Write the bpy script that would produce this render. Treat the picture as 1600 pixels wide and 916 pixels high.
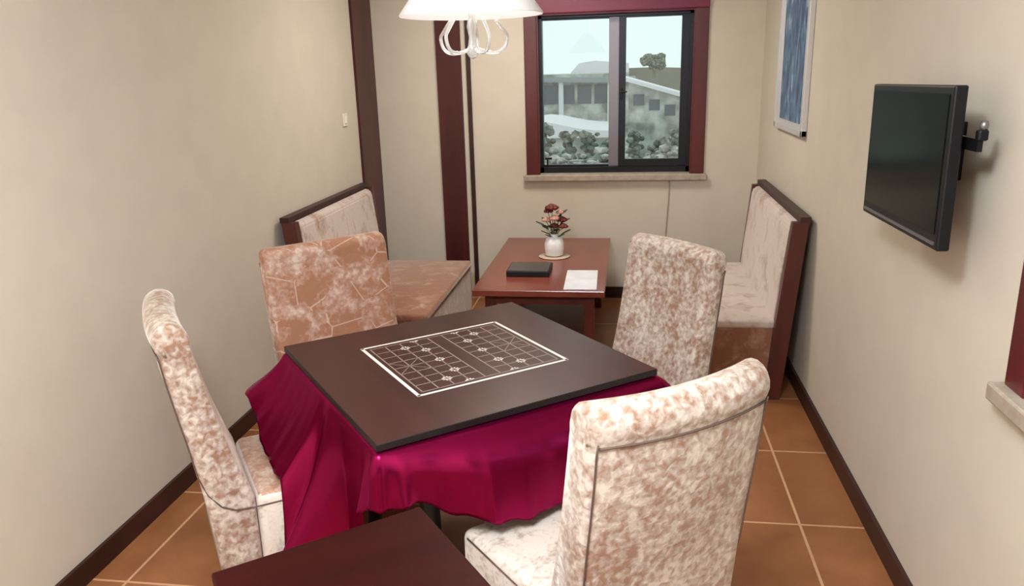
import bpy, bmesh, math, random
from mathutils import Vector, Matrix, Euler
PI = math.pi
for o in list(bpy.data.objects): bpy.data.objects.remove(o)
S = bpy.context.scene
COL = S.collection
random.seed(7)

# ------------------------------------------------------------------ camera
cam_d = bpy.data.cameras.new('camera'); cam = bpy.data.objects.new('camera', cam_d); COL.objects.link(cam)
cam_d.sensor_fit = 'HORIZONTAL'; cam_d.sensor_width = 36.0
cam_d.lens = 1216.7 / 1600 * 36.0
cr = Vector((0.98935282, 0.1427761, -0.0282133)); cu = Vector((-0.01249179, 0.27644885, 0.96094744)); cf = Vector((-0.14499986, 0.95036362, -0.27528898))
m = Matrix((cr, cu, -cf)).transposed().to_4x4(); m.translation = Vector((0, 0, 1.70))
cam.matrix_world = m
cam_d.clip_start = 0.05; cam_d.clip_end = 600
S.camera = cam

# ------------------------------------------------------------------ world, lights, exposure
S.view_settings.view_transform = 'Standard'; S.view_settings.look = 'None'
S.view_settings.gamma = 1.0; S.view_settings.use_curve_mapping = False
S.view_settings.exposure = 0.35
W = bpy.data.worlds.new('overcast_sky'); S.world = W; W.use_nodes = True
nt = W.node_tree; bg = nt.nodes['Background']
tc = nt.nodes.new('ShaderNodeTexCoord'); nz = nt.nodes.new('ShaderNodeTexNoise'); nz.inputs['Scale'].default_value = 3.0
rp = nt.nodes.new('ShaderNodeValToRGB'); rp.color_ramp.elements[0].color = (0.66, 0.80, 0.80, 1); rp.color_ramp.elements[1].color = (0.82, 0.92, 0.90, 1)
nt.links.new(tc.outputs['Generated'], nz.inputs['Vector']); nt.links.new(nz.outputs['Fac'], rp.inputs['Fac'])
nt.links.new(rp.outputs['Color'], bg.inputs['Color']); bg.inputs['Strength'].default_value = 1.0

def area_light(name, loc, rot, sx, sy, power, color):
    d = bpy.data.lights.new(name, 'AREA'); d.shape = 'RECTANGLE'; d.size = sx; d.size_y = sy; d.energy = power; d.color = color
    o = bpy.data.objects.new(name, d); COL.objects.link(o); o.location = loc; o.rotation_euler = rot; return o
WARM = (1.0, 0.95, 0.88)
area_light('ceiling_light_near', (-0.45, 0.20, 2.60), (0, 0, 0), 1.0, 1.0, 60, (0.90, 0.96, 1.0))
_d = bpy.data.lights.new('upper_wall_fill', 'POINT'); _d.energy = 90; _d.shadow_soft_size = 0.12; _d.color = (0.90, 0.96, 1.0)  # point light added below the near fitting to brighten the upper walls
_o = bpy.data.objects.new('upper_wall_fill', _d); COL.objects.link(_o); _o.location = (-0.45, 0.20, 2.50)
area_light('ceiling_light_far', (-0.60, 4.6, 2.60), (0, 0, 0), 0.6, 0.6, 27, (1.0, 0.93, 0.83))
# daylight entering the window openings
for nm, lc, rt in (('window_daylight', (-0.10, 5.96, 1.51), (-PI / 2, 0, 0)), ('side_window_daylight', (1.09, 1.245, 1.51), (0, PI / 2, 0))):
    area_light(nm, lc, rt, 1.12, 1.14, 10, (1, 1, 1)).data.cycles.is_portal = True      # guides the sky light through the openings

# ------------------------------------------------------------------ materials
def mat(name, col, rough=0.6, metal=0.0, spec=0.5, **kw):
    M = bpy.data.materials.new(name); M.use_nodes = True
    b = M.node_tree.nodes['Principled BSDF']
    b.inputs['Base Color'].default_value = (*col, 1); b.inputs['Roughness'].default_value = rough
    b.inputs['Metallic'].default_value = metal; b.inputs['Specular IOR Level'].default_value = spec
    for k, v in kw.items():
        b.inputs[k.replace('_', ' ')].default_value = v
    return M
def nd(M, t, **inp):
    n = M.node_tree.nodes.new(t)
    for k, v in inp.items(): n.inputs[k.replace('_', ' ')].default_value = v
    return n
def lk(M, a, b): M.node_tree.links.new(a, b)
def bsdf(M): return M.node_tree.nodes['Principled BSDF']
def ramp(M, stops):
    r = M.node_tree.nodes.new('ShaderNodeValToRGB'); cr_ = r.color_ramp
    while len(cr_.elements) < len(stops): cr_.elements.new(0.5)
    for e, (p, c) in zip(cr_.elements, stops): e.position = p; e.color = (*c, 1)
    return r
def noisy(name, c1, c2, scale, rough=0.6, stretch=(1, 1, 1), detail=4, bump=0.0, spec=0.5, lo=0.35, hi=0.65, **kw):
    M = mat(name, c1, rough, spec=spec, **kw)
    tc = nd(M, 'ShaderNodeTexCoord'); mp = nd(M, 'ShaderNodeMapping', Scale=stretch)
    n = nd(M, 'ShaderNodeTexNoise', Scale=scale, Detail=detail); r = ramp(M, [(lo, c1), (hi, c2)])
    lk(M, tc.outputs['Object'], mp.inputs['Vector']); lk(M, mp.outputs['Vector'], n.inputs['Vector'])
    lk(M, n.outputs['Fac'], r.inputs['Fac']); lk(M, r.outputs['Color'], bsdf(M).inputs['Base Color'])
    if bump:
        b = nd(M, 'ShaderNodeBump', Strength=bump, Distance=0.01); lk(M, n.outputs['Fac'], b.inputs['Height']); lk(M, b.outputs['Normal'], bsdf(M).inputs['Normal'])
    return M
M_wall = noisy('wall_paint', (0.605, 0.545, 0.455), (0.63, 0.57, 0.475), 6, 0.75, bump=0.03, spec=0.2)
M_ceil = mat('ceiling_paint', (0.78, 0.75, 0.70), 0.9)
M_mahog = noisy('dark_mahogany', (0.040, 0.0065, 0.0055), (0.075, 0.011, 0.010), 9, 0.38, stretch=(1, 1, 0.12), spec=0.4)
M_base = noisy('baseboard_wood', (0.026, 0.007, 0.005), (0.045, 0.011, 0.008), 6, 0.45, spec=0.4)
M_red = noisy('burgundy_casing', (0.075, 0.007, 0.008), (0.11, 0.011, 0.012), 8, 0.35, stretch=(1, 1, 0.15))
M_head = noisy('crimson_header', (0.15, 0.008, 0.035), (0.19, 0.012, 0.045), 8, 0.45, stretch=(0.2, 1, 1))
M_bench = noisy('bench_wood', (0.058, 0.011, 0.008), (0.095, 0.017, 0.012), 10, 0.35, stretch=(1, 1, 0.15))
M_ctab = noisy('red_brown_table', (0.16, 0.034, 0.022), (0.23, 0.052, 0.034), 7, 0.22, stretch=(1, 0.12, 1), spec=0.6)
M_board = noisy('board_laminate', (0.040, 0.012, 0.0095), (0.056, 0.017, 0.014), 12, 0.34, stretch=(1, 0.15, 1), spec=0.25)
M_edge = mat('board_edge', (0.008, 0.006, 0.007), 0.4)
M_side = noisy('side_table_top', (0.020, 0.0028, 0.0025), (0.030, 0.004, 0.0035), 8, 0.40, stretch=(0.15, 1, 1), spec=0.07)
M_line = mat('white_print', (0.80, 0.74, 0.70), 0.6)
M_thin = mat('faint_print', (0.26, 0.19, 0.17), 0.6)
M_alu = mat('dark_aluminium', (0.018, 0.018, 0.024), 0.35, 0.6)
M_alu_lit = mat('lit_aluminium', (0.22, 0.20, 0.23), 0.4, 0.6)  # paler copy of the dark aluminium: light painted onto one sash stile
M_sill = noisy('stone_sill', (0.34, 0.28, 0.22), (0.44, 0.37, 0.30), 20, 0.5)
M_glass = bpy.data.materials.new('window_glass'); M_glass.use_nodes = True
_n = M_glass.node_tree; _n.nodes.clear()
_o = _n.nodes.new('ShaderNodeOutputMaterial'); _t = _n.nodes.new('ShaderNodeBsdfTransparent'); _g = _n.nodes.new('ShaderNodeBsdfGlossy'); _mx = _n.nodes.new('ShaderNodeMixShader')
_t.inputs['Color'].default_value = (0.93, 0.97, 0.96, 1); _g.inputs['Roughness'].default_value = 0.02; _mx.inputs['Fac'].default_value = 0.05
_n.links.new(_t.outputs[0], _mx.inputs[1]); _n.links.new(_g.outputs[0], _mx.inputs[2]); _n.links.new(_mx.outputs[0], _o.inputs[0])
M_black = mat('black_plastic', (0.006, 0.006, 0.007), 0.45, spec=0.3)
M_screen = mat('tv_screen', (0.004, 0.007, 0.006), 0.16, spec=0.5, IOR=1.18)
M_grey = mat('grey_metal', (0.25, 0.25, 0.26), 0.35, 0.8)
M_silver = mat('silver_frame', (0.62, 0.60, 0.60), 0.35, 0.35)
M_mount = mat('beige_mount', (0.55, 0.50, 0.42), 0.6)
M_white = mat('white_ceramic', (0.86, 0.86, 0.86), 0.2)
M_shade = mat('lamp_shade_white', (0.86, 0.84, 0.86), 0.45, spec=0.5)
M_chrome = mat('chrome', (0.75, 0.75, 0.76), 0.15, 1.0)
M_crystal = mat('clear_glass_arm', (0.92, 0.92, 0.92), 0.04, 0.0, Transmission_Weight=0.75, IOR=1.4)
M_paper = noisy('paper', (0.72, 0.72, 0.80), (0.86, 0.86, 0.90), 9, 0.25, spec=0.5)
M_leaf = noisy('dark_leaves', (0.02, 0.035, 0.012), (0.06, 0.07, 0.02), 40, 0.5)
M_petal = noisy('red_petals', (0.09, 0.010, 0.008), (0.20, 0.028, 0.022), 60, 0.6)
M_petal2 = noisy('pink_petals', (0.50, 0.22, 0.17), (0.62, 0.33, 0.25), 60, 0.6)
M_doily = noisy('beige_doily', (0.50, 0.38, 0.27), (0.62, 0.48, 0.36), 50, 0.8)
M_switch = mat('switch_plastic', (0.78, 0.70, 0.58), 0.4)
M_cord = mat('beige_cord', (0.40, 0.33, 0.25), 0.6)
M_stitch = mat('dark_piping', (0.11, 0.065, 0.05), 0.7)
M_under = mat('table_frame_dark', (0.012, 0.012, 0.012), 0.5)
M_apron = mat('table_machine_grey', (0.70, 0.70, 0.66), 0.5)

# tiles
M_tile = mat('terracotta_tiles', (0.3, 0.13, 0.06), 0.38, spec=0.45)
tc = nd(M_tile, 'ShaderNodeTexCoord'); sx = nd(M_tile, 'ShaderNodeSeparateXYZ'); lk(M_tile, tc.outputs['Object'], sx.inputs[0])
def mth(M, op, a, b=None, c=None):
    n = M.node_tree.nodes.new('ShaderNodeMath'); n.operation = op
    for i, v in enumerate((a, b, c)):
        if v is None: continue
        if isinstance(v, (int, float)): n.inputs[i].default_value = v
        else: lk(M, v, n.inputs[i])
    return n.outputs[0]
def grout(M, sock, off):
    u = mth(M, 'DIVIDE', mth(M, 'SUBTRACT', sock, off), 0.6)
    f = mth(M, 'ABSOLUTE', mth(M, 'SUBTRACT', mth(M, 'FRACT', mth(M, 'ADD', u, 50.5)), 0.5))
    return mth(M, 'LESS_THAN', f, 0.0085), mth(M, 'FLOOR', mth(M, 'ADD', u, 50.0))
gx, ix = grout(M_tile, sx.outputs['X'], 0.6676); gy, iy = grout(M_tile, sx.outputs['Y'], 3.3386)
g = mth(M_tile, 'MAXIMUM', gx, gy)
n1 = nd(M_tile, 'ShaderNodeTexNoise', Scale=5.0, Detail=5.0); lk(M_tile, tc.outputs['Object'], n1.inputs['Vector'])
r1 = ramp(M_tile, [(0.3, (0.235, 0.085, 0.030)), (0.7, (0.335, 0.135, 0.052))]); lk(M_tile, n1.outputs['Fac'], r1.inputs['Fac'])
mx = M_tile.node_tree.nodes.new('ShaderNodeMixRGB'); mx.inputs[2].default_value = (0.58, 0.33, 0.19, 1)
lk(M_tile, g, mx.inputs[0]); lk(M_tile, r1.outputs['Color'], mx.inputs[1]); lk(M_tile, mx.outputs[0], bsdf(M_tile).inputs['Base Color'])

# crushed velvet: cream nap with rust-brown crushed patches
def velvet(name, brown, cream=(0.64, 0.56, 0.49), mid=(0.43, 0.335, 0.28), rust=(0.33, 0.155, 0.085), vein=0.0, scale=1.0, fine=0.5):
    M = mat(name, cream, 0.75, spec=0.25, Sheen_Weight=0.5, Sheen_Roughness=0.4)
    bsdf(M).inputs['Sheen Tint'].default_value = (1, 0.9, 0.8, 1)
    tc = nd(M, 'ShaderNodeTexCoord'); oi = nd(M, 'ShaderNodeObjectInfo')
    ad = M.node_tree.nodes.new('ShaderNodeVectorMath'); ad.operation = 'ADD'
    sc = M.node_tree.nodes.new('ShaderNodeVectorMath'); sc.operation = 'SCALE'; sc.inputs['Scale'].default_value = 7.0
    cb = nd(M, 'ShaderNodeCombineXYZ')
    for i in range(3): lk(M, oi.outputs['Random'], cb.inputs[i])
    lk(M, cb.outputs[0], sc.inputs[0]); lk(M, tc.outputs['Object'], ad.inputs[0]); lk(M, sc.outputs[0], ad.inputs[1])
    big = nd(M, 'ShaderNodeTexNoise', Scale=8.0 * scale, Detail=4.0, Distortion=0.8)
    fin = nd(M, 'ShaderNodeTexNoise', Scale=52.0 * scale, Detail=3.0, Distortion=0.4)
    for n in (big, fin): lk(M, ad.outputs[0], n.inputs['Vector'])
    v = mth(M, 'ADD', mth(M, 'MULTIPLY', big.outputs['Fac'], 1 - fine * 0.6), mth(M, 'MULTIPLY', fin.outputs['Fac'], fine * 0.6))
    t = mth(M, 'ADD', v, brown - 0.5)
    r = ramp(M, [(0.40, cream), (0.52, mid), (0.62, rust)]); lk(M, t, r.inputs['Fac'])
    out = r.outputs['Color']
    if vein:
        w = nd(M, 'ShaderNodeTexVoronoi', Scale=7.0 * scale); w.feature = 'DISTANCE_TO_EDGE'; lk(M, ad.outputs[0], w.inputs['Vector'])
        band = mth(M, 'MULTIPLY', mth(M, 'LESS_THAN', w.outputs['Distance'], 0.016), mth(M, 'GREATER_THAN', big.outputs['Fac'], 0.50))
        mm = M.node_tree.nodes.new('ShaderNodeMixRGB'); mm.inputs[2].default_value = (*cream, 1)
        lk(M, mth(M, 'MULTIPLY', band, vein), mm.inputs[0]); lk(M, out, mm.inputs[1]); out = mm.outputs[0]
    lk(M, out, bsdf(M).inputs['Base Color'])
    b = nd(M, 'ShaderNodeBump', Strength=0.5, Distance=0.006); lk(M, fin.outputs['Fac'], b.inputs['Height']); lk(M, b.outputs['Normal'], bsdf(M).inputs['Normal'])
    return M
V_cream = velvet('velvet_cream', 0.515, fine=1.0, rust=(0.31, 0.175, 0.115))
V_light = velvet('velvet_pale', 0.40, fine=0.8, cream=(0.70, 0.62, 0.55))
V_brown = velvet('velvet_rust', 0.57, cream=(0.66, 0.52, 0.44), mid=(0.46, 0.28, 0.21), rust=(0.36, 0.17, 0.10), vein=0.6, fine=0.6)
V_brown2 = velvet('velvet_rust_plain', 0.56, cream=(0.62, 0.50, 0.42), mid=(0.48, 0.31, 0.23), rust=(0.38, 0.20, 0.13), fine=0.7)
V_bench = velvet('velvet_bench', 0.40, cream=(0.60, 0.50, 0.46), mid=(0.46, 0.34, 0.28), rust=(0.36, 0.2, 0.13), fine=0.3)
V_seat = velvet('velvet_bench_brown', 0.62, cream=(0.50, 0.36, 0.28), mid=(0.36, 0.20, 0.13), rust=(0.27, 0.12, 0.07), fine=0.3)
# satin
M_satin = mat('magenta_satin', (0.25, 0.004, 0.055), 0.27, 0.85, spec=0.8)
bsdf(M_satin).inputs['Sheen Tint'].default_value = (1, 0.3, 0.6, 1); bsdf(M_satin).inputs['Specular Tint'].default_value = (1, 0.45, 0.7, 1)

# ------------------------------------------------------------------ mesh helpers
def finish(bm, name, mats, parent=None, smooth=False, loc=None, rotz=0.0):
    me = bpy.data.meshes.new(name); bm.normal_update(); bm.to_mesh(me); bm.free()
    for mm in (mats if isinstance(mats, (list, tuple)) else [mats]): me.materials.append(mm)
    if smooth:
        for p in me.polygons: p.use_smooth = True
    o = bpy.data.objects.new(name, me); COL.objects.link(o)
    if parent: o.parent = parent
    if loc is not None: o.location = loc
    o.rotation_euler.z = rotz
    return o
def box(bm, x0, x1, y0, y1, z0, z1, mi=0, bevel=0.0, seg=2):
    before = set(bm.faces)
    vs = bmesh.ops.create_cube(bm, size=1.0)['verts']
    for v in vs: v.co = Vector(((x0 + x1) / 2 + v.co.x * (x1 - x0), (y0 + y1) / 2 + v.co.y * (y1 - y0), (z0 + z1) / 2 + v.co.z * (z1 - z0)))
    if bevel:
        es = list({e for v in vs for e in v.link_edges})
        bmesh.ops.bevel(bm, geom=es, offset=bevel, segments=seg, profile=0.5, affect='EDGES')
    for f in set(bm.faces) - before: f.material_index = mi
def prism(bm, pts, axis, a, b, mi=0):
    # pts: 2D outline, axis the extrusion axis ('x': pts=(y,z); 'y': pts=(x,z); 'z': pts=(x,y))
    def P(p, t): return {'x': (t, p[0], p[1]), 'y': (p[0], t, p[1]), 'z': (p[0], p[1], t)}[axis]
    A = [bm.verts.new(P(p, a)) for p in pts]; B = [bm.verts.new(P(p, b)) for p in pts]
    fs = [bm.faces.new(A), bm.faces.new(B)]
    for i in range(len(pts)):
        j = (i + 1) % len(pts); fs.append(bm.faces.new((A[i], A[j], B[j], B[i])))
    for f in fs: f.material_index = mi
    bmesh.ops.recalc_face_normals(bm, faces=fs)
def tube(bm, pts, rad, seg=8, mi=0, caps=True):
    pts = [Vector(p) for p in pts]; rads = rad if isinstance(rad, (list, tuple)) else [rad] * len(pts)
    rings = []; up = None
    for i, p in enumerate(pts):
        d = (pts[min(i + 1, len(pts) - 1)] - pts[max(i - 1, 0)]).normalized()
        if up is None: up = d.orthogonal().normalized()
        up = (up - d * up.dot(d)).normalized(); s = d.cross(up)
        rings.append([bm.verts.new(p + (up * math.cos(2 * PI * k / seg) + s * math.sin(2 * PI * k / seg)) * rads[i]) for k in range(seg)])
    for a, b in zip(rings, rings[1:]):
        for k in range(seg): bm.faces.new((a[k], a[(k + 1) % seg], b[(k + 1) % seg], b[k])).material_index = mi
    if caps:
        for r in (rings[0][::-1], rings[-1]): bm.faces.new(r).material_index = mi
def lathe(bm, prof, seg=32, c=(0, 0, 0), mi=0):
    rings = []
    for r, z in prof:
        rings.append([bm.verts.new((c[0] + r * math.cos(2 * PI * k / seg), c[1] + r * math.sin(2 * PI * k / seg), c[2] + z)) for k in range(seg)] if r > 1e-5 else [bm.verts.new((c[0], c[1], c[2] + z))])
    for a, b in zip(rings, rings[1:]):
        for k in range(seg):
            k2 = (k + 1) % seg
            if len(a) == 1 and len(b) == 1: continue
            if len(a) == 1: f = (a[0], b[k2], b[k])
            elif len(b) == 1: f = (a[k], a[k2], b[0])
            else: f = (a[k], a[k2], b[k2], b[k])
            bm.faces.new(f).material_index = mi
def blob(bm, c, r, sub=2, sq=(1, 1, 1), jit=0.0, mi=0):
    vs = bmesh.ops.create_icosphere(bm, subdivisions=sub, radius=r)['verts']
    for v in vs:
        v.co *= 1 + random.uniform(-jit, jit)
        v.co = Vector((c[0] + v.co.x * sq[0], c[1] + v.co.y * sq[1], c[2] + v.co.z * sq[2]))
        for f in v.link_faces: f.material_index = mi
def thing(name, label, cat, loc=(0, 0, 0), rotz=0.0, group=None):
    o = bpy.data.objects.new(name, None); COL.objects.link(o); o.empty_display_size = 0.1
    o.location = loc; o.rotation_euler.z = rotz
    return tag(o, label, cat, group)
def tag(o, label, cat, group=None):
    o['label'] = label; o['category'] = cat
    if group: o['group'] = group
    return o
def struct(o): o['kind'] = 'structure'; return o
def sbox(name, mt, *b, parent=None, bevel=0.0):
    bm = bmesh.new(); box(bm, *b, bevel=bevel); o = finish(bm, name, mt, parent)
    return o if parent else struct(o)

# ------------------------------------------------------------------ room shell
XL, XR, YB, YF, ZC, T = -1.879, 0.916, 5.789, -1.6, 2.72, 0.16
sbox('floor', M_tile, XL - T, XR + T, YF - T, YB + T, -0.1, 0)
sbox('ceiling', M_ceil, XL - T, XR + T, YF - T, YB + T, ZC, ZC + 0.1)
sbox('wall_left', M_wall, XL - T, XL, YF - T, YB + T, 0, ZC)
sbox('wall_front', M_wall, XL, XR, YF - T, YF, 0, ZC)
WX0, WX1, WZ0, WZ1 = -0.655, 0.452, 0.945, 2.075
bm = bmesh.new()
box(bm, XL, WX0, YB, YB + T, 0, ZC); box(bm, WX1, XR, YB, YB + T, 0, ZC)
box(bm, WX0, WX1, YB, YB + T, 0, WZ0); box(bm, WX0, WX1, YB, YB + T, WZ1, ZC)
struct(finish(bm, 'wall_back', M_wall))
RY0, RY1 = 0.70, 1.79
bm = bmesh.new()
box(bm, XR, XR + T, YF - T, RY0, 0, ZC); box(bm, XR, XR + T, RY1, YB + T, 0, ZC)
box(bm, XR, XR + T, RY0, RY1, 0, WZ0); box(bm, XR, XR + T, RY0, RY1, WZ1, ZC)
struct(finish(bm, 'wall_right', M_wall))
sbox('baseboard_left', M_base, XL, XL + 0.015, YF, 5.36, 0, 0.085)
sbox('baseboard_right', M_base, XR - 0.015, XR, YF, YB, 0, 0.085)
sbox('baseboard_back', M_base, -1.13, XR - 0.015, YB - 0.015, YB, 0, 0.085)
sbox('trim_1', M_mahog, XL, XL + 0.018, 5.375, YB, 0, ZC)                 # dark panel in the left corner
sbox('trim_2', M_mahog, -1.388, -1.205, YB - 0.02, YB, 0, ZC)            # dark upright on the back wall
sbox('trim_3', M_base, -1.168, -1.138, YB - 0.02, YB, 0, ZC)             # thin upright beside it

def window(name, w, h, cas, mats_extra=True):
    """Local frame: x across (0..w), y into the wall (0 = inner wall face, + outward), z up (0..h)."""
    r = bpy.data.objects.new(name, None); COL.objects.link(r); struct(r)
    bm = bmesh.new()
    box(bm, -cas, 0.004, -0.02, 0.0, 0, h + 0.01, bevel=0.004); box(bm, w - 0.004, w + cas, -0.02, 0.0, 0, h + 0.01, bevel=0.004)
    box(bm, 0.0, 0.012, -0.012, 0.075, 0, h); box(bm, w - 0.012, w, -0.012, 0.075, 0, h)
    finish(bm, 'window_casing', M_red, r)
    bm = bmesh.new(); box(bm, -cas, w + cas, -0.030, 0.0, h - 0.002, h + 0.22, bevel=0.006)
    box(bm, 0, w, -0.01, 0.075, h - 0.012, h - 0.002)
    finish(bm, 'window_header', M_head, r)
    bm = bmesh.new(); box(bm, -cas - 0.02, w + cas + 0.02, -0.05, 0.0, -0.045, 0.0, bevel=0.006); box(bm, 0, w, -0.01, 0.075, -0.045, 0.004)
    finish(bm, 'window_sill', M_sill, r)
    # outer aluminium frame
    bm = bmesh.new()
    box(bm, 0.012, 0.034, 0.06, 0.13, 0.004, h - 0.012); box(bm, w - 0.034, w - 0.012, 0.06, 0.13, 0.004, h - 0.012)
    box(bm, 0.012, w - 0.012, 0.06, 0.13, 0.004, 0.045); box(bm, 0.012, w - 0.012, 0.06, 0.13, h - 0.03, h - 0.012)
    finish(bm, 'window_frame', M_alu, r)
    mid = w * 0.525
    for k, (a, b, y, bot) in enumerate(((0.022, w * 0.533, 0.104, 0.035), (w * 0.527, w - 0.03, 0.074, 0.075))):
        bm = bmesh.new(); st = 0.05 if k else 0.06
        l = 0.050 if k else 0.010; rr = 0.058 if k else 0.078
        box(bm, a, a + l, y, y + 0.024, 0.045, h - 0.03, bevel=0.003); box(bm, b - rr, b, y, y + 0.024, 0.045, h - 0.03, mi=0 if k else 1, bevel=0.003)
        box(bm, a, b, y + 0.001, y + 0.023, 0.045, 0.045 + bot - 0.02, bevel=0.002); box(bm, a, b, y + 0.001, y + 0.023, h - 0.042, h - 0.03)
        s = finish(bm, 'window_sash', [M_alu, M_alu_lit], r)
        bm = bmesh.new(); box(bm, a + l - 0.003, b - rr + 0.003, y + 0.009, y + 0.015, 0.045 + bot - 0.022, h - 0.04)
        finish(bm, 'pane', M_glass, s)
        bm = bmesh.new()
        if k: box(bm, a + 0.012, a + 0.028, y - 0.02, y, 0.53, 0.61, bevel=0.003); box(bm, a + 0.012, a + 0.06, y - 0.028, y - 0.014, 0.575, 0.587, bevel=0.003)
        else: box(bm, a + 0.02, a + 0.07, y - 0.02, y, 0.10, 0.115, bevel=0.003); box(bm, a + 0.03, a + 0.042, y - 0.02, y, 0.045, 0.10, bevel=0.003)
        finish(bm, 'handle', M_black, s)
    return r
w1 = window('window_1', WX1 - WX0, WZ1 - WZ0, 0.088); w1.location = (WX0, YB, WZ0)
w2 = window('window_2', RY1 - RY0, WZ1 - WZ0, 0.088); w2.location = (XR, RY1, WZ0); w2.rotation_euler.z = -PI / 2

# ------------------------------------------------------------------ game table, cloth, board
A0 = 0.6744
TN = Vector((-0.646, 1.787, 0)); eu = Vector((math.cos(A0), math.sin(A0), 0)); ev = Vector((-math.sin(A0), math.cos(A0), 0))
TW, TD = 0.9594, 0.9301
TC = TN + eu * TW / 2 + ev * TD / 2
gt = thing('game_table', 'square game table under the magenta satin cloth in the middle of the room', 'table', TC, A0)
bm = bmesh.new(); box(bm, -TW / 2 + 0.02, TW / 2 - 0.02, -TD / 2 + 0.02, TD / 2 - 0.02, 0.69, 0.728, bevel=0.01); finish(bm, 'tabletop', M_under, gt)
bm = bmesh.new(); box(bm, -0.36, 0.36, -0.36, 0.36, 0.49, 0.688, bevel=0.02); finish(bm, 'apron', M_apron, gt)
for sxx in (-1, 1):
    for syy in (-1, 1):
        bm = bmesh.new(); tube(bm, [(sxx * 0.26, syy * 0.26, 0.50), (sxx * 0.24, syy * 0.24, 0.3), (sxx * 0.27, syy * 0.27, 0.0)], [0.035, 0.028, 0.024], 12)
        finish(bm, 'leg', M_under, gt, smooth=True)

# cloth: perimeter starting at the near corner; local coords (u to the right along the near-right side, v along the left side)
HU, HV = TW / 2 + 0.004, TD / 2 + 0.004
def hemz(side, d):      # hem height; d = 0..1 along a side
    if side == 'L':     # from the near corner (0) to the left corner (1)
        pts = [(0, .575), (.08, .53), (.2, .40), (.31, .27), (.39, .20), (.465, .19), (.495, .40), (.515, .475), (.75, .49), (.9, .55), (1, .60)]
    elif side == 'R':   # from the near corner (0) to the right corner (1)
        pts = [(0, .575), (.07, .59), (.2, .52), (.33, .480), (.5, .468), (.62, .468), (.8, .50), (1, .58)]
    else:
        pts = [(0, .60), (.2, .52), (.5, .48), (.8, .52), (1, .58)]
    for (a, za), (b, zb) in zip(pts, pts[1:]):
        if a <= d <= b:
            t = (d - a) / (b - a); return za + (zb - za) * (t * t * (3 - 2 * t) * 0.5 + t * 0.5)
    return pts[-1][1]
def hemoff(side, d):
    pts = {'L': [(0, .02), (.2, .02), (.31, .05), (.43, .16), (.56, .165), (.8, .14), (1, .15)],
           'R': [(0, .02), (.2, .07), (.4, .12), (.7, .12), (1, .06)]}.get(side, [(0, .15 if side == 'F' else .06), (.5, .10), (1, .06 if side == 'F' else .06)])
    if side == 'F': pts = [(0, .15), (.5, .09), (1, .06)]
    if side == 'B': pts = [(0, .06), (.5, .07), (1, .06)]
    for (a, za), (b, zb) in zip(pts, pts[1:]):
        if a <= d <= b: return za + (zb - za) * (d - a) / (b - a)
    return pts[-1][1]
# ring order: near corner -> (R side) -> right corner -> (B side) -> far corner -> (F side reversed) -> left corner -> (L side reversed) -> near
NS, NC, NT = 72, 10, 22
ring = []
corn = [(-HU, -HV), (HU, -HV), (HU, HV), (-HU, HV)]
sides = ['R', 'B', 'F', 'L']
for k in range(4):
    a = Vector(corn[k]); b = Vector(corn[(k + 1) % 4]); dr = (b - a).normalized(); nrm = Vector((dr.y, -dr.x))
    nprev = Vector((-dr.x, -dr.y))
    pd = (a - Vector(corn[k - 1])).normalized(); pn = Vector((pd.y, -pd.x))
    side = sides[k]
    def val(f, side, d):
        return f(side, (1 - d) if side in ('F', 'L') else d)
    pside = sides[k - 1]
    z0, o0 = (val(hemz, side, 0) + val(hemz, pside, 1)) / 2, (val(hemoff, side, 0) + val(hemoff, pside, 1)) / 2
    for i in range(NC):      # rounded corner
        t = i / NC; nn = (pn * (1 - t) + nrm * t).normalized()
        ring.append((a - (pn + nrm) * 0.012 + nn * 0.012, nn, z0, o0, side, 0.0))
    for i in range(NS):
        t = i / NS; e = 0.012 / (b - a).length
        ring.append((a + (b - a) * (e + t * (1 - 2 * e)), nrm, val(hemz, side, t), val(hemoff, side, t), side, t))
bm = bmesh.new(); rows = []
L = len(ring)
acc = 0.0
for ti in range(NT + 1):
    t = ti / NT; row = []
    for i, (p, n, hz, ho, side, sd) in enumerate(ring):
        s = i / L * 2 * PI
        fold = (0.5 * math.sin(s * 11 + 0.6) + 0.22 * math.sin(s * 23 + 1.9) + 0.10 * math.sin(s * 61)) * 0.018
        if side == 'L':     # sd runs from the left corner (0) to the near corner (1)
            fold += 0.075 * math.exp(-((sd - 0.585) / 0.05) ** 2) - 0.055 * math.exp(-((sd - 0.74) / 0.08) ** 2) + 0.03 * math.exp(-((sd - 0.93) / 0.035) ** 2)
        if side == 'R': fold += 0.028 * math.exp(-((sd - 0.045) / 0.025) ** 2) + 0.016 * math.exp(-((sd - 0.3) / 0.02) ** 2) - 0.015 * math.exp(-((sd - 0.5) / 0.08) ** 2)
        tt = min(1.0, t / 0.42)
        shp = (t ** 1.35) if side in ('L', 'F') else 0.8 * tt * (2 - tt) + 0.2 * t
        off = ho * shp + fold * (t ** 0.8) * (0.35 + 0.65 * t) * min(1, (0.732 - hz) / 0.2)
        off = max(off, 0.004 * t)
        z = 0.732 - (0.732 - hz) * t
        rnd = 0.0
        if ti == 0: rnd = -0.004
        q = p + n * (off + rnd)
        row.append(bm.verts.new((q.x, q.y, z + 0.003 * math.sin(s * 40) * t)))
    rows.append(row)
for a, b in zip(rows, rows[1:]):
    for i in range(L): bm.faces.new((a[i], b[i], b[(i + 1) % L], a[(i + 1) % L]))
cv = bm.verts.new((0, 0, 0.733))
mid1 = [bm.verts.new((v.co.x * 0.97, v.co.y * 0.97, 0.733)) for v in rows[0]]
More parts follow.
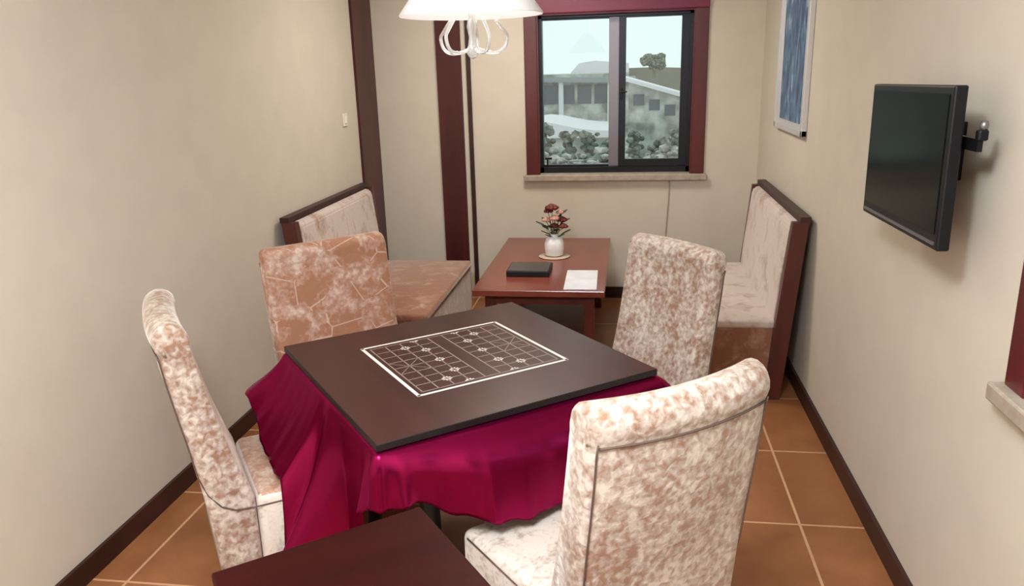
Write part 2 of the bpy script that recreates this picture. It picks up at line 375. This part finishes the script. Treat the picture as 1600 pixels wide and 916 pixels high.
for i in range(L):
    bm.faces.new((rows[0][i], rows[0][(i + 1) % L], mid1[(i + 1) % L], mid1[i])); bm.faces.new((mid1[i], mid1[(i + 1) % L], cv))
bmesh.ops.recalc_face_normals(bm, faces=bm.faces)
cloth = finish(bm, 'tablecloth', M_satin, smooth=True, loc=TC, rotz=A0)
sm = cloth.modifiers.new('thick', 'SOLIDIFY'); sm.thickness = 0.002; sm.offset = 1
tag(cloth, 'magenta satin cloth draped over the square game table', 'tablecloth')

# board
bm = bmesh.new()
BU, BV = TW / 2, TD / 2
box(bm, -BU, BU, -BV, BV, 0.738, 0.760, mi=1, bevel=0.002, seg=1)
for f in bm.faces:
    if f.normal.z > 0.9 or (f.calc_center_median().z > 0.7595): f.material_index = 0
ZP = 0.7602
def strip(x0, y0, x1, y1, w, mi):
    a = Vector((x0, y0)); b = Vector((x1, y1)); d = (b - a).normalized(); n = Vector((-d.y, d.x)) * w / 2
    f = bm.faces.new([bm.verts.new((p.x, p.y, ZP if mi == 2 else ZP + 0.0002)) for p in (a - n, b - n, b + n, a + n)]); f.material_index = mi
Q = [(-.931, 2.494), (-.507, 2.839), (-.206, 2.443), (-.598, 2.123)]
cx, cy = sum(q[0] for q in Q) / 4, sum(q[1] for q in Q) / 4
dc = Vector((cx - TC.x, cy - TC.y, 0)); gcx, gcy = dc.dot(eu), dc.dot(ev)
GU, GV = 0.270, 0.248
def G(r, f): return gcx + (r / 9 - 0.5) * 2 * (GU - 0.022), gcy + (f / 8 - 0.5) * 2 * (GV - 0.022)
for s in (-1, 1):
    strip(gcx - GU - .004, gcy + s * GV, gcx + GU + .004, gcy + s * GV, 0.012, 3); strip(gcx + s * GU, gcy - GV - .004, gcx + s * GU, gcy + GV + .004, 0.012, 3)
for r in range(10): strip(*G(r, 0), *G(r, 8), 0.005, 2)
for f in range(9):
    if f in (0, 8): strip(*G(0, f), *G(9, f), 0.005, 2)
    else: strip(*G(0, f), *G(4, f), 0.005, 2); strip(*G(5, f), *G(9, f), 0.005, 2)
for r in (0, 7): strip(*G(r, 3), *G(r + 2, 5), 0.003, 2); strip(*G(r, 5), *G(r + 2, 3), 0.003, 2)
for r, f in [(2, 1), (2, 7), (7, 1), (7, 7)] + [(3, k) for k in (0, 2, 4, 6, 8)] + [(6, k) for k in (0, 2, 4, 6, 8)]:
    x, y = G(r, f)
    for a in (-1, 1):
        if (f == 0 and a < 0) or (f == 8 and a > 0): continue
        for b in (-1, 1):
            strip(x + b * .004, y + a * .0055, x + b * .016, y + a * .0055, 0.005, 3); strip(x + b * .0055, y + a * .004, x + b * .0055, y + a * .016, 0.005, 3)
board = finish(bm, 'game_board', [M_board, M_edge, M_thin, M_line], loc=TC, rotz=A0)
tag(board, 'dark brown board with a white chess grid lying on the magenta cloth', 'game board')

# ------------------------------------------------------------------ upholstered chairs
def profile():
    # side outline (y forward, z up), closed, starting at the lower front going up the front face, over the scroll, down the rear
    fr = [(0.0, 0.19), (0.0, 0.34), (0.0, 0.45), (-0.026, 0.53), (-0.052, 0.62), (-0.073, 0.71), (-0.091, 0.80), (-0.107, 0.88), (-0.118, 0.945)]
    sc = []
    cy_, cz_, r_ = -0.168, 0.985, 0.050
    for k in range(11):
        a = math.radians(-15 + k * 22.5); sc.append((cy_ + r_ * math.cos(a), cz_ + r_ * math.sin(a)))
    re = [(-0.206, 0.948), (-0.204, 0.93), (-0.196, 0.86), (-0.181, 0.76), (-0.164, 0.65), (-0.151, 0.55), (-0.140, 0.44), (-0.130, 0.33), (-0.125, 0.185), (-0.07, 0.178), (-0.01, 0.182)]
    return fr + sc + re, len(fr)
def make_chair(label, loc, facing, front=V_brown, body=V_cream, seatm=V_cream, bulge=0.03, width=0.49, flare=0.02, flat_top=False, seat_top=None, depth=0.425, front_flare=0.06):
    rot = math.atan2(facing[1], facing[0]) - PI / 2
    t = thing('upholstered_chair', label, 'chair', loc, rot, 'velvet chairs around the game table')
    prof, nf = profile()
    if flat_top:
        prof = [(y, z) if z < 0.94 else (max(min(y, -0.118), -0.190), 0.94 + (min(z, 1.035) - 0.94) * 0.85) for y, z in prof]
    hw = width / 2
    st = [(-1.0, 0.70), (-0.985, 0.88), (-0.95, 1.0)] + [(-0.95 + 1.9 * k / 16, 1.0) for k in range(1, 16)] + [(0.95, 1.0), (0.985, 0.88), (1.0, 0.70)]
    bm = bmesh.new(); rings = []
    for s, sh in st:
        ring_ = []
        cyl = sum(p[0] for p in prof) / len(prof)
        for y, z in prof:
            # local centre of the thickness for the rounding of the ends
            cen = -0.065 - max(0, z - 0.45) * 0.13
            yy = cen + (y - cen) * sh
            zz = z - (1 - sh) * (0.06 if z > 0.95 else 0)
            b = bulge * (1 - s * s) * min(1, max(0, (z - 0.35) / 0.4))
            w = hw * (1 + flare * max(0, (z - 0.45)) / 0.55 - 0.03 * max(0, (0.45 - z)) / 0.2)
            ring_.append(bm.verts.new((s * w, yy - b, zz)))
        rings.append(ring_)
    n = len(prof)
    for i, (a, b) in enumerate(zip(rings, rings[1:])):
        for k in range(n):
            f = bm.faces.new((a[k], b[k], b[(k + 1) % n], a[(k + 1) % n]))
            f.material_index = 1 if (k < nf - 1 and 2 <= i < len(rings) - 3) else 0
    bm.faces.new(rings[0]); bm.faces.new(rings[-1][::-1])
    bmesh.ops.recalc_face_normals(bm, faces=bm.faces)
    finish(bm, 'backrest', [body, front], t, smooth=True)
    # seat box
    bm = bmesh.new(); box(bm, -hw * 0.99, hw * 0.99, 0.004, depth, 0.17, 0.45, bevel=0.026, seg=4)
    for v in bm.verts:
        if v.co.z > 0.40: v.co.z += 0.010 * (1 - (v.co.x / hw) ** 2) - 0.02 * max(0, v.co.y - 0.2) / 0.2 - 0.005
        v.co.x *= 1 + front_flare * max(0, v.co.y) / 0.42
    bm.normal_update()
    for f in bm.faces: f.material_index = 1 if f.normal.z > 0.7 else 0
    finish(bm, 'seat', [seatm, seat_top or seatm], t, smooth=True)
    # piping: down the rear side seams, turning forward onto the seat, and along under the scroll
    W_ = lambda z: hw * (1 + flare * max(0, (z - 0.45)) / 0.55)
    for sd in (-1, 1):
        bm = bmesh.new(); pp = []
        for y, z in reversed([(-0.140, 0.44), (-0.151, 0.55), (-0.164, 0.65), (-0.181, 0.76), (-0.196, 0.86), (-0.204, 0.93), (-0.210, 0.955)]):
            if z < 0.5: break
            pp.append((sd * 0.958 * W_(z), y - 0.002 - bulge * 0.09 * min(1, max(0, (z - 0.35) / 0.4)), z))
        pp += [(sd * (0.985 * hw), -0.132, 0.485), (sd * (hw + 0.001), -0.100, 0.440), (sd * (hw + 0.002), -0.06, 0.418), (sd * (hw + 0.002), 0.0, 0.412)]
        for y in (0.04, 0.2, depth - 0.04): pp.append((sd * (hw * 0.99 * (1 + front_flare * y / 0.42) + 0.001), y, 0.410))
        tube(bm, pp, 0.0024, 6); finish(bm, 'piping', M_stitch, t, smooth=True)
    bm = bmesh.new(); pp = []
    for k in range(15):
        s = -0.95 + 1.9 * k / 14; pp.append((s * W_(0.95), -0.208 - bulge * (1 - s * s), 0.944))
    tube(bm, pp, 0.0028, 6)
    if flat_top: bm.free()
    else: finish(bm, 'piping', M_stitch, t, smooth=True)
    for lx in (-1, 1):
        for (y0, y1) in ((depth - 0.065, depth - 0.04), (-0.07, -0.10)):
            bm = bmesh.new(); tube(bm, [(lx * hw * 0.82, y0, 0.20), (lx * hw * 0.84, y1, 0.0)], [0.024, 0.014], 4)
            finish(bm, 'leg', M_mahog, t)
    return t
def chair_at(topmid, facing, **kw):   # topmid = middle of the scroll top
    f = Vector(facing).normalized(); b = Vector(topmid) + f * 0.165
    return make_chair(loc=(b.x, b.y, 0), facing=(f.x, f.y), **kw)
CH = [
 chair_at((0.108, 1.635), (-0.595, 0.804), label='cream velvet chair nearest the camera, seen from behind, with a curved scroll back', width=0.495, flare=0.0, bulge=0.040, seatm=V_light, front_flare=0.14),
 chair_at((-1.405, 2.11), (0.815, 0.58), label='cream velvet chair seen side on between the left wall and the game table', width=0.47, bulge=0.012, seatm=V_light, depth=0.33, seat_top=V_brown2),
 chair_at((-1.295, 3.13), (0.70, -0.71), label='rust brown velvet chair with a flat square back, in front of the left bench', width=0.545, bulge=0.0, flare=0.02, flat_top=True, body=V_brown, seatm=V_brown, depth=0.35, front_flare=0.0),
 chair_at((0.187, 3.05), (-0.77, -0.64), label='mottled cream velvet chair in front of the right bench', width=0.455, bulge=0.03, front=V_cream, body=V_cream),
]

# ------------------------------------------------------------------ side table in the foreground
st = thing('side_table', 'dark red wooden table in the bottom foreground, between the two nearest chairs', 'table', (-0.815 + 0, 1.24, 0), A0)
bm = bmesh.new(); box(bm, 0, 0.455, -0.62, 0, 0.725, 0.75, bevel=0.004); finish(bm, 'tabletop', M_side, st)
bm = bmesh.new()
for b in ((0.03, 0.425, -0.045, -0.03), (0.03, 0.425, -0.59, -0.575), (0.03, 0.045, -0.59, -0.03), (0.41, 0.425, -0.59, -0.03)): box(bm, *b, 0.66, 0.725)
finish(bm, 'apron', M_side, st)
for x in (0.05, 0.405):
    for y in (-0.05, -0.57):
        bm = bmesh.new(); tube(bm, [(x, y, 0.73), (x, y, 0)], [0.026, 0.018], 4); finish(bm, 'leg', M_side, st)

# ------------------------------------------------------------------ coffee table and the things on it
CX, CY = -0.495, 4.91
ct = thing('coffee_table', 'low red-brown wooden coffee table standing under the window', 'table', (CX, CY, 0))
bm = bmesh.new(); box(bm, -0.377, 0.377, -0.715, 0.715, 0.462, 0.50, bevel=0.005); finish(bm, 'tabletop', M_ctab, ct)
bm = bmesh.new()
for b in ((-0.31, 0.31, -0.65, -0.625), (-0.31, 0.31, 0.625, 0.65), (-0.31, -0.285, -0.65, 0.65), (0.285, 0.31, -0.65, 0.65)): box(bm, *b, 0.40, 0.461)
finish(bm, 'apron', M_bench, ct)
for x in (-0.285, 0.285):
    for y in (-0.625, 0.625):
        bm = bmesh.new(); box(bm, x - 0.03, x + 0.03, y - 0.03, y + 0.03, 0, 0.46, bevel=0.005); finish(bm, 'leg', M_bench, ct)
bm = bmesh.new(); box(bm, -0.25, 0.25, -0.58, 0.58, 0.12, 0.14, bevel=0.003); finish(bm, 'shelf', M_bench, ct)
VX, VY = -0.475, 5.03
bm = bmesh.new(); lathe(bm, [(0, 0), (0.098, 0), (0.105, 0.003), (0.100, 0.006), (0.06, 0.005), (0, 0.005)], 28)
tag(finish(bm, 'doily', M_doily, smooth=True, loc=(VX, VY, 0.5005)), 'round beige doily under the white vase', 'doily')
bm = bmesh.new(); lathe(bm, [(0, 0), (0.044, 0), (0.060, 0.008), (0.065, 0.05), (0.064, 0.085), (0.054, 0.115), (0.030, 0.132), (0.025, 0.14), (0.028, 0.148), (0.022, 0.147), (0.020, 0.138), (0.0, 0.10)], 32)
tag(finish(bm, 'flower_vase', M_white, smooth=True, loc=(VX, VY, 0.507)), 'small round white ceramic vase on the coffee table', 'vase')
fb = thing('flower_bouquet', 'dark red and pink flowers with dark leaves standing in the white vase', 'flowers', (VX, VY, 0.645))
heads = [(-0.012, 0.0, 0.135, 0.040, 0), (0.045, 0.01, 0.075, 0.034, 0), (0.055, -0.01, 0.045, 0.030, 0), (-0.045, 0.0, 0.075, 0.027, 1), (0.005, -0.015, 0.085, 0.030, 1), (-0.035, 0.03, 0.115, 0.028, 0), (0.035, 0.02, 0.11, 0.024, 1), (0.0, 0.0, 0.045, 0.03, 0)]
for (x, y, z, r, k) in heads:
    z *= 1.35; r *= 1.3; x *= 1.1
    bm = bmesh.new()
    for ring_i, (nr, rr, tilt) in enumerate(((3, 0.35, 0.9), (5, 0.7, 0.6), (7, 1.0, 0.25))):
        for q in range(nr):
            a = 2 * PI * q / nr + ring_i; 
            cxp, cyp = x + math.cos(a) * r * rr * 0.55, y + math.sin(a) * r * rr * 0.55
            blob(bm, (cxp, cyp, z + r * 0.4 * (tilt - 0.3)), r * 0.42, 1, (1, 1, 0.7), 0.08)
    finish(bm, 'flower', M_petal2 if k else M_petal, fb, smooth=True)
    bm = bmesh.new(); tube(bm, [(x * 0.1, y * 0.1, -0.06), (x * 0.5, y * 0.5, z * 0.4), (x, y, z - r * 0.3)], 0.0022, 5); finish(bm, 'stem', M_leaf, fb)
for (x, y, z, a) in [(-0.05, 0, 0.10, 2.9), (0.03, -0.02, 0.12, 0.9), (0.0, -0.04, 0.02, 4.6), (-0.03, -0.03, 0.0, 4.0), (0.045, -0.02, 0.0, 5.6), (-0.085, 0, 0.075, PI), (0.06, 0, 0.15, 0.6), (-0.05, -0.02, 0.02, 3.6), (0.075, 0, 0.02, 0.1), (0.02, -0.03, 0.04, 5.0), (-0.06, 0.02, 0.05, 2.6), (0.07, 0.02, 0.09, 0.3), (-0.02, -0.03, 0.06, 4.4)]:
    bm = bmesh.new(); d = Vector((math.cos(a), math.sin(a), 0.5)).normalized(); s = Vector((-math.sin(a), math.cos(a), 0))
    base = Vector((x, y, z)) - d * 0.03; nn = d.cross(s)
    pts = [(0, 0), (0.018, 0.020), (0.036, 0.024), (0.052, 0.014), (0.068, 0)]
    up_ = [bm.verts.new(base + d * l + s * w + nn * 0.002) for l, w in pts]; mdv = [bm.verts.new(base + d * l - nn * 0.004) for l, w in pts]; dn = [bm.verts.new(base + d * l - s * w + nn * 0.002) for l, w in pts]
    for P_ in (up_, dn):
        for i in range(4):
            try: bm.faces.new((P_[i], P_[i + 1], mdv[i + 1], mdv[i]))
            except ValueError: pass
    tube(bm, [(x * 0.1, y * 0.1, -0.05), base], 0.0018, 5)
    finish(bm, 'leaf', M_leaf, fb)
bm = bmesh.new(); box(bm, -0.13, 0.13, -0.12, 0.12, 0, 0.034, bevel=0.004); 
f_ = thing('folder', 'thick closed black folder lying on the left of the coffee table', 'folder', (-0.588, 4.61, 0.5005), 0.0)
finish(bm, 'cover', M_black, f_)
bm = bmesh.new(); box(bm, -0.122, 0.122, -0.112, 0.112, 0.0342, 0.038, bevel=0.002); finish(bm, 'top_flap', mat('folder_leather', (0.055, 0.045, 0.042), 0.3), f_)
bm = bmesh.new(); box(bm, -0.093, 0.093, -0.215, 0.215, 0, 0.003)
tag(finish(bm, 'leaflet', M_paper, loc=(-0.262, 4.44, 0.5005), rotz=0.02), 'glossy white leaflet on the front right corner of the coffee table', 'paper')

# ------------------------------------------------------------------ benches
def bench(label, side):
    # side=+1: back against the right wall; local x = distance from the wall side, mirrored for the left one
    y0, y1 = 3.92, 5.27
    X = (lambda d: XR - d) if side > 0 else (lambda d: XL + d)
    t = thing('upholstered_bench', label, 'bench', (X(0.4), (y0 + y1) / 2, 0), group='benches along the side walls')
    def loc_(bm):
        for v in bm.verts: v.co -= Vector((X(0.4), (y0 + y1) / 2, 0))
    dep = 0.80
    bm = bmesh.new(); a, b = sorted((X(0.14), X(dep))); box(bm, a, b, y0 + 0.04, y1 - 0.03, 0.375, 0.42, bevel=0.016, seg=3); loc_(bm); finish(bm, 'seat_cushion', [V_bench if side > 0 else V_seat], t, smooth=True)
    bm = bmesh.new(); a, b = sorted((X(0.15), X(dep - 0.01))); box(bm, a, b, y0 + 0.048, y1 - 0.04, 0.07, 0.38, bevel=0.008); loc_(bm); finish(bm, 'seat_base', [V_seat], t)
    # leaning back panel
    def lean(z): return 0.115 - 0.085 * (z / 0.97)      # distance of the rear face from the wall
    bm = bmesh.new(); pts = [(X(lean(z) + dd), z) for z, dd in ((0.36, 0.03), (0.935, 0.03), (0.925, 0.068), (0.90, 0.078), (0.6, 0.085), (0.36, 0.085))]
    prism(bm, pts, 'y', y0 + 0.052, y1 - 0.045); bmesh.ops.bevel(bm, geom=list(bm.edges), offset=0.008, segments=2, affect='EDGES'); loc_(bm); finish(bm, 'back_cushion', [V_bench], t, smooth=False)
    bm = bmesh.new(); pts = [(X(lean(z) + dd), z) for z, dd in ((0.30, 0.0), (0.955, 0.0), (0.955, 0.028), (0.30, 0.028))]
    prism(bm, pts, 'y', y0 + 0.05, y1 - 0.045); loc_(bm); finish(bm, 'back_panel', M_bench, t)
    bm = bmesh.new(); pts = [(X(lean(0.97) - 0.005), 0.94), (X(lean(0.97) - 0.005), 0.968), (X(lean(0.97) + 0.045), 0.968), (X(lean(0.97) + 0.045), 0.94)]
    prism(bm, pts, 'y', y0, y1); loc_(bm); finish(bm, 'top_rail', M_base, t)
    for (ya, yb_) in ((y0, y0 + 0.05), (y1 - 0.045, y1)):
        bm = bmesh.new(); pts = [(X(lean(z) + dd), z) for z, dd in ((0.0, 0.0), (0.94, 0.0), (0.94, 0.078), (0.42, 0.082), (0.0, 0.075))]
        prism(bm, pts, 'y', ya, yb_); loc_(bm); finish(bm, 'leg', M_bench, t)
        bm = bmesh.new(); a, b = sorted((X(dep - 0.03), X(dep - 0.08))); box(bm, a, b, ya + 0.05 if ya == y0 else ya - 0.06, yb_ + 0.05 if ya == y0 else yb_ - 0.06, 0, 0.072); loc_(bm); finish(bm, 'leg', M_bench, t)
    return t
bench('pale velvet bench with a dark wood frame along the right wall', 1)
bench('velvet bench with a dark wood frame along the left wall, behind the rust brown chair', -1)

# ------------------------------------------------------------------ wall things
tv = thing('television', 'black flat screen television on the right wall', 'television', (0.80, 2.365, 1.43))
bm = bmesh.new(); tv.rotation_euler.x = math.radians(-0.9)
box(bm, -0.03, 0.002, -0.318, 0.325, -0.205, 0.20, bevel=0.005)
finish(bm, 'housing', M_black, tv)
bm = bmesh.new(); box(bm, -0.0325, -0.030, -0.296, 0.308, -0.165, 0.180); finish(bm, 'screen', M_screen, tv)
bm = bmesh.new(); box(bm, 0.001, 0.020, -0.24, 0.24, -0.15, 0.14, bevel=0.006); finish(bm, 'back_cover', M_black, tv)
bm = bmesh.new(); box(bm, -0.034, -0.030, -0.30, 0.30, -0.192, -0.184); finish(bm, 'speaker_strip', M_grey, tv)
wb = thing('wall_bracket', 'small black wall bracket holding the television', 'bracket', (XR, 2.30, 1.43))
bm = bmesh.new(); box(bm, -0.012, 0, 0.02, 0.12, -0.06, 0.10, bevel=0.003); box(bm, -0.096, -0.010, 0.05, 0.09, 0.0, 0.06, bevel=0.003); finish(bm, 'wall_plate', M_black, wb)
bm = bmesh.new(); box(bm, -0.094, -0.070, -0.285, -0.262, 0.076, 0.102, bevel=0.005); box(bm, -0.092, -0.080, -0.28, 0.06, 0.050, 0.080); finish(bm, 'arm', M_black, wb)
bm = bmesh.new(); lathe(bm, [(0, 0), (0.008, 0), (0.011, 0.010), (0.008, 0.022), (0, 0.024)], 14, (-0.080, -0.274, 0.101)); finish(bm, 'knob', M_grey, wb, smooth=True)

pf = thing('picture_frame', 'tall framed blue abstract picture on the right wall above the bench', 'picture', (XR, 4.68, 1.78))
HW, HH = 0.40, 0.46
bm = bmesh.new()
for b in ((-HW, -HW + 0.028, -HH, HH), (HW - 0.028, HW, -HH, HH), (-HW, HW, -HH, -HH + 0.035), (-HW, HW, HH - 0.035, HH)): box(bm, -0.030, 0.0, *b, bevel=0.004)
finish(bm, 'frame', M_silver, pf)
bm = bmesh.new(); box(bm, -0.012, 0, -HW + 0.026, HW - 0.026, -HH + 0.03, HH - 0.03); finish(bm, 'mount', M_silver, pf)
M_art = mat('blue_painting', (0.05, 0.12, 0.3), 0.5)
tcx = nd(M_art, 'ShaderNodeTexCoord'); mp = nd(M_art, 'ShaderNodeMapping', Scale=(1, 2.6, 1.2)); n = nd(M_art, 'ShaderNodeTexNoise', Scale=4.0, Detail=4.0, Distortion=1.5)
r = ramp(M_art, [(0.32, (0.035, 0.05, 0.085)), (0.45, (0.06, 0.11, 0.22)), (0.58, (0.10, 0.20, 0.33)), (0.70, (0.36, 0.45, 0.55))])
lk(M_art, tcx.outputs['Object'], mp.inputs['Vector']); lk(M_art, mp.outputs['Vector'], n.inputs['Vector']); lk(M_art, n.outputs['Fac'], r.inputs['Fac']); lk(M_art, r.outputs['Color'], bsdf(M_art).inputs['Base Color'])
bm = bmesh.new(); box(bm, -0.016, -0.012, -HW + 0.13, HW - 0.10, -HH + 0.06, HH - 0.06); finish(bm, 'artwork', M_art, pf)

ls = thing('light_switch', 'small pale light switch on the left wall beside the dark corner panel', 'light switch', (XL, 5.11, 1.41))
bm = bmesh.new(); box(bm, 0, 0.010, -0.04, 0.04, -0.042, 0.042, bevel=0.004); finish(bm, 'plate', M_switch, ls)
bm = bmesh.new(); box(bm, 0.010, 0.015, -0.014, 0.014, -0.022, 0.022, bevel=0.002); finish(bm, 'rocker', M_white, ls)
bm = bmesh.new(); tube(bm, [(0.302, YB - 0.006, 0.90), (0.300, YB - 0.006, 0.78), (0.290, YB - 0.006, 0.6), (0.283, YB - 0.006, 0.45), (0.283, YB - 0.006, 0.09)], 0.004, 6)
tag(finish(bm, 'power_cord', M_cord, smooth=True), 'thin beige cord running down the wall below the window', 'cord')

# ------------------------------------------------------------------ pendant lamp above the game table
PX, PY = -0.475, 2.46
pl = thing('pendant_lamp', 'white cone pendant lamp with clear glass arms hanging above the game table', 'lamp', (PX, PY, 0))
bm = bmesh.new()
lathe(bm, [(0.217, 1.862), (0.219, 1.866), (0.175, 1.925), (0.12, 1.99), (0.075, 2.05), (0.05, 2.075), (0.0, 2.08)], 48)
lathe(bm, [(0.217, 1.862), (0.172, 1.921), (0.117, 1.986), (0.072, 2.046), (0.0, 2.07)], 48)
bmesh.ops.recalc_face_normals(bm, faces=bm.faces)
finish(bm, 'lamp_shade', M_shade, pl, smooth=True)
bm = bmesh.new(); tube(bm, [(0, 0, 2.07), (0, 0, ZC - 0.03)], 0.006, 10); finish(bm, 'rod', M_chrome, pl, smooth=True)
bm = bmesh.new(); lathe(bm, [(0, -0.04), (0.045, -0.035), (0.055, 0), (0, 0)], 24, (0, 0, ZC)); finish(bm, 'canopy', M_chrome, pl, smooth=True)
bm = bmesh.new(); lathe(bm, [(0, 1.735), (0.012, 1.742), (0.022, 1.758), (0.014, 1.775), (0.010, 1.80), (0.016, 1.83), (0.010, 1.86), (0.008, 2.05)], 16); finish(bm, 'stem', M_crystal, pl, smooth=True)
for k in range(5):
    a = 2 * PI * k / 5 + 0.35; bm = bmesh.new(); pts = []
    for i in range(22):
        t = i / 21
        rr = 0.012 + 0.098 * math.sin(t * PI * 0.62); z = 1.765 - 0.022 * math.sin(t * PI) + 0.085 * t ** 2.2
        if t > 0.8: rr -= 0.05 * (t - 0.8) / 0.2 * 0.6
        pts.append((rr * math.cos(a), rr * math.sin(a), z))
    tube(bm, pts, [0.0055] * 22, 8); finish(bm, 'glass_arm', M_crystal, pl, smooth=True)
bulb = bpy.data.lights.new('pendant_bulb_light', 'POINT'); bulb.energy = 2; bulb.color = WARM; bulb.shadow_soft_size = 0.03
bo = bpy.data.objects.new('pendant_bulb_light', bulb); COL.objects.link(bo); bo.location = (PX, PY, 1.93)
# round ceiling fittings above the frame
for (x, y, lb) in ((-0.45, 0.20, 'round white ceiling lamp above the side table'), (-0.60, 4.6, 'round white ceiling lamp beyond the pendant lamp')):
    bm = bmesh.new(); lathe(bm, [(0, -0.07), (0.14, -0.065), (0.2, -0.04), (0.22, 0), (0, 0)], 32, (x, y, ZC))
    tag(finish(bm, 'ceiling_lamp', mat('lamp_diffuser', (0.9, 0.88, 0.84), 0.4), smooth=True), lb, 'lamp')

# ------------------------------------------------------------------ outside the window
GZ = -4.2
M_snow = noisy('weathered_ground', (0.30, 0.31, 0.29), (0.62, 0.62, 0.60), 0.35, 0.9)
sbox('trim_4', M_snow, -60, 60, 12, 260, GZ - 0.2, GZ)
bpy.data.objects['trim_4'].name = 'ground'
M_hallw = noisy('hall_wall', (0.26, 0.27, 0.25), (0.62, 0.62, 0.58), 1.1, 0.9)
M_band = mat('blue_grey_windows', (0.09, 0.125, 0.16), 0.4)
M_roofw = mat('pale_roof', (0.80, 0.76, 0.80), 0.7)
M_roofg = mat('grey_roof', (0.30, 0.33, 0.36), 0.8)
M_hill = noisy('hill_grass', (0.20, 0.19, 0.16), (0.30, 0.28, 0.23), 0.15, 1.0)
M_bush = noisy('grey_green_bush', (0.05, 0.065, 0.055), (0.30, 0.32, 0.28), 3.5, 1.0)
M_rub = noisy('rubble', (0.14, 0.14, 0.13), (0.66, 0.62, 0.58), 2.5, 1.0)
h = thing('exhibition_hall', 'long grey hall with blue-grey windows and white columns beyond the left pane', 'building', (-12, 75, GZ))
bm = bmesh.new(); box(bm, -16, 12, -5, 5, 0, 5.4); finish(bm, 'wall', M_hallw, h)
bm = bmesh.new()
for k in range(19): box(bm, -15.6 + k * 1.45, -14.4 + k * 1.45, -5.08, -5.0, 2.9, 4.5)
finish(bm, 'window_band', M_band, h)
bm = bmesh.new(); prism(bm, [(-16.6, 5.3), (-16.6, 5.75), (12.6, 5.0), (12.6, 4.6)], 'y', -5.8, 5.8); finish(bm, 'roof', M_roofg, h)
for k in range(7):
    bm = bmesh.new(); box(bm, -15 + k * 4.2, -14.6 + k * 4.2, -5.5, -5.1, 0, 4.9); finish(bm, 'column', M_roofw, h)
bm = bmesh.new(); prism(bm, [(6.6, 5.2), (7.6, 6.3), (9.0, 6.5), (12.0, 6.2), (12.0, 5.0)], 'y', -3, 4); finish(bm, 'upper_roof', M_roofw, h, smooth=False)
lb = thing('low_pavilion', 'low pale building with a curved white roof edge, in front of the long hall', 'building', (-4.6, 46, GZ))
bm = bmesh.new(); box(bm, -5, 4.1, -2, 5, 0, 2.2); finish(bm, 'wall', M_hallw, lb)
bm = bmesh.new(); pts = [(-5.2, 2.2)] + [(-5 + 9.3 * k / 12, 2.55 + 0.55 * math.exp(-((k - 6) / 2.6) ** 2)) for k in range(13)] + [(4.3, 2.2)]
prism(bm, pts, 'y', -2.3, 5.2); finish(bm, 'roof', M_roofw, lb)
rb = thing('gabled_house', 'pale house with a sloping white roof edge and dark windows, seen through the right pane', 'building', (3.0, 52, GZ))
bm = bmesh.new(); prism(bm, [(-3.0, 0), (-3.0, 5.0), (4.0, 2.9), (4.0, 0)], 'y', -2, 6); finish(bm, 'wall', M_hallw, rb)
bm = bmesh.new(); prism(bm, [(-3.3, 5.08), (-3.3, 5.30), (4.4, 3.0), (4.4, 2.76)], 'y', -2.5, 6.3); finish(bm, 'roof', M_roofw, rb)
for k in range(5):
    bm = bmesh.new(); z1 = 4.35 - k * 0.33; box(bm, -2.7 + k * 0.95, -2.05 + k * 0.95, -2.06, -2.0, z1 - 0.75, z1 - 0.1); finish(bm, 'window', M_band, rb)
bm = bmesh.new(); pts = [(-40, GZ)] + [(-40 + k * 5, 0.4 + 1.2 * math.exp(-((k - 9) / 2.5) ** 2) - 0.12 * abs(k - 8)) for k in range(17)] + [(40, GZ)]
prism(bm, pts, 'y', 130, 170); 
tag(finish(bm, 'distant_hill', M_hill), 'low grey-brown hill behind the house, seen through the right pane', 'hill')
def tree(name, label, cat, loc, r, hgt, n, group=None):
    t = thing(name, label, cat, loc, group=group)
    bm = bmesh.new(); tube(bm, [(0, 0, 0), (0.02, 0, hgt * 0.5), (0, 0, hgt * 0.8)], [r * 0.12, r * 0.08, r * 0.04], 7); finish(bm, 'trunk', M_hill, t)
    bm = bmesh.new()
    for k in range(n):
        a = random.uniform(0, 2 * PI); q = random.uniform(0, r * 0.6)
        blob(bm, (q * math.cos(a), q * math.sin(a), hgt * random.uniform(0.45, 0.9)), r * random.uniform(0.16, 0.36), 2, (1, 1, 0.85), 0.22)
    finish(bm, 'foliage', M_bush, t)
tree('distant_tree', 'dark tree standing up on the hill line behind the right pane', 'tree', (3.6, 120, 0.0), 2.3, 3.4, 40)
bushes = [(-3.7, 35.0, 0.75, 3.95), (-2.45, 32.0, 0.6, 3.75), (-1.75, 36.0, 0.65, 3.4), (-0.7, 33.5, 0.6, 3.3), (0.3, 37.5, 0.62, 3.3), (1.25, 34.0, 0.6, 3.2), (2.2, 38.0, 0.7, 3.3)]
for k, (x, y, r, hg) in enumerate(bushes):
    tree('shrub', '%s from the left of the grey-green shrubs low outside the window' % ['first', 'second', 'third', 'fourth', 'fifth', 'sixth', 'seventh'][k], 'shrub', (x, y, GZ), r, hg, 34, 'shrubs outside the window')
bm = bmesh.new()
for k in range(160):
    x = random.uniform(-3.6, 2.8); y = random.uniform(25, 29); s = random.uniform(0.08, 0.3)
    blob(bm, (x, y, GZ + 2.5 + random.uniform(0, 0.55) * (0.4 + 0.6 * (y - 25) / 4)), s, 1, (1, 1, 0.6), 0.2)
box(bm, -5, 4, 24.5, 29.5, GZ, GZ + 2.6)
o = finish(bm, 'rubble_heap', M_rub); tag(o, 'pale rubble and debris heap below the window outside', 'rubble'); o['kind'] = 'stuff'
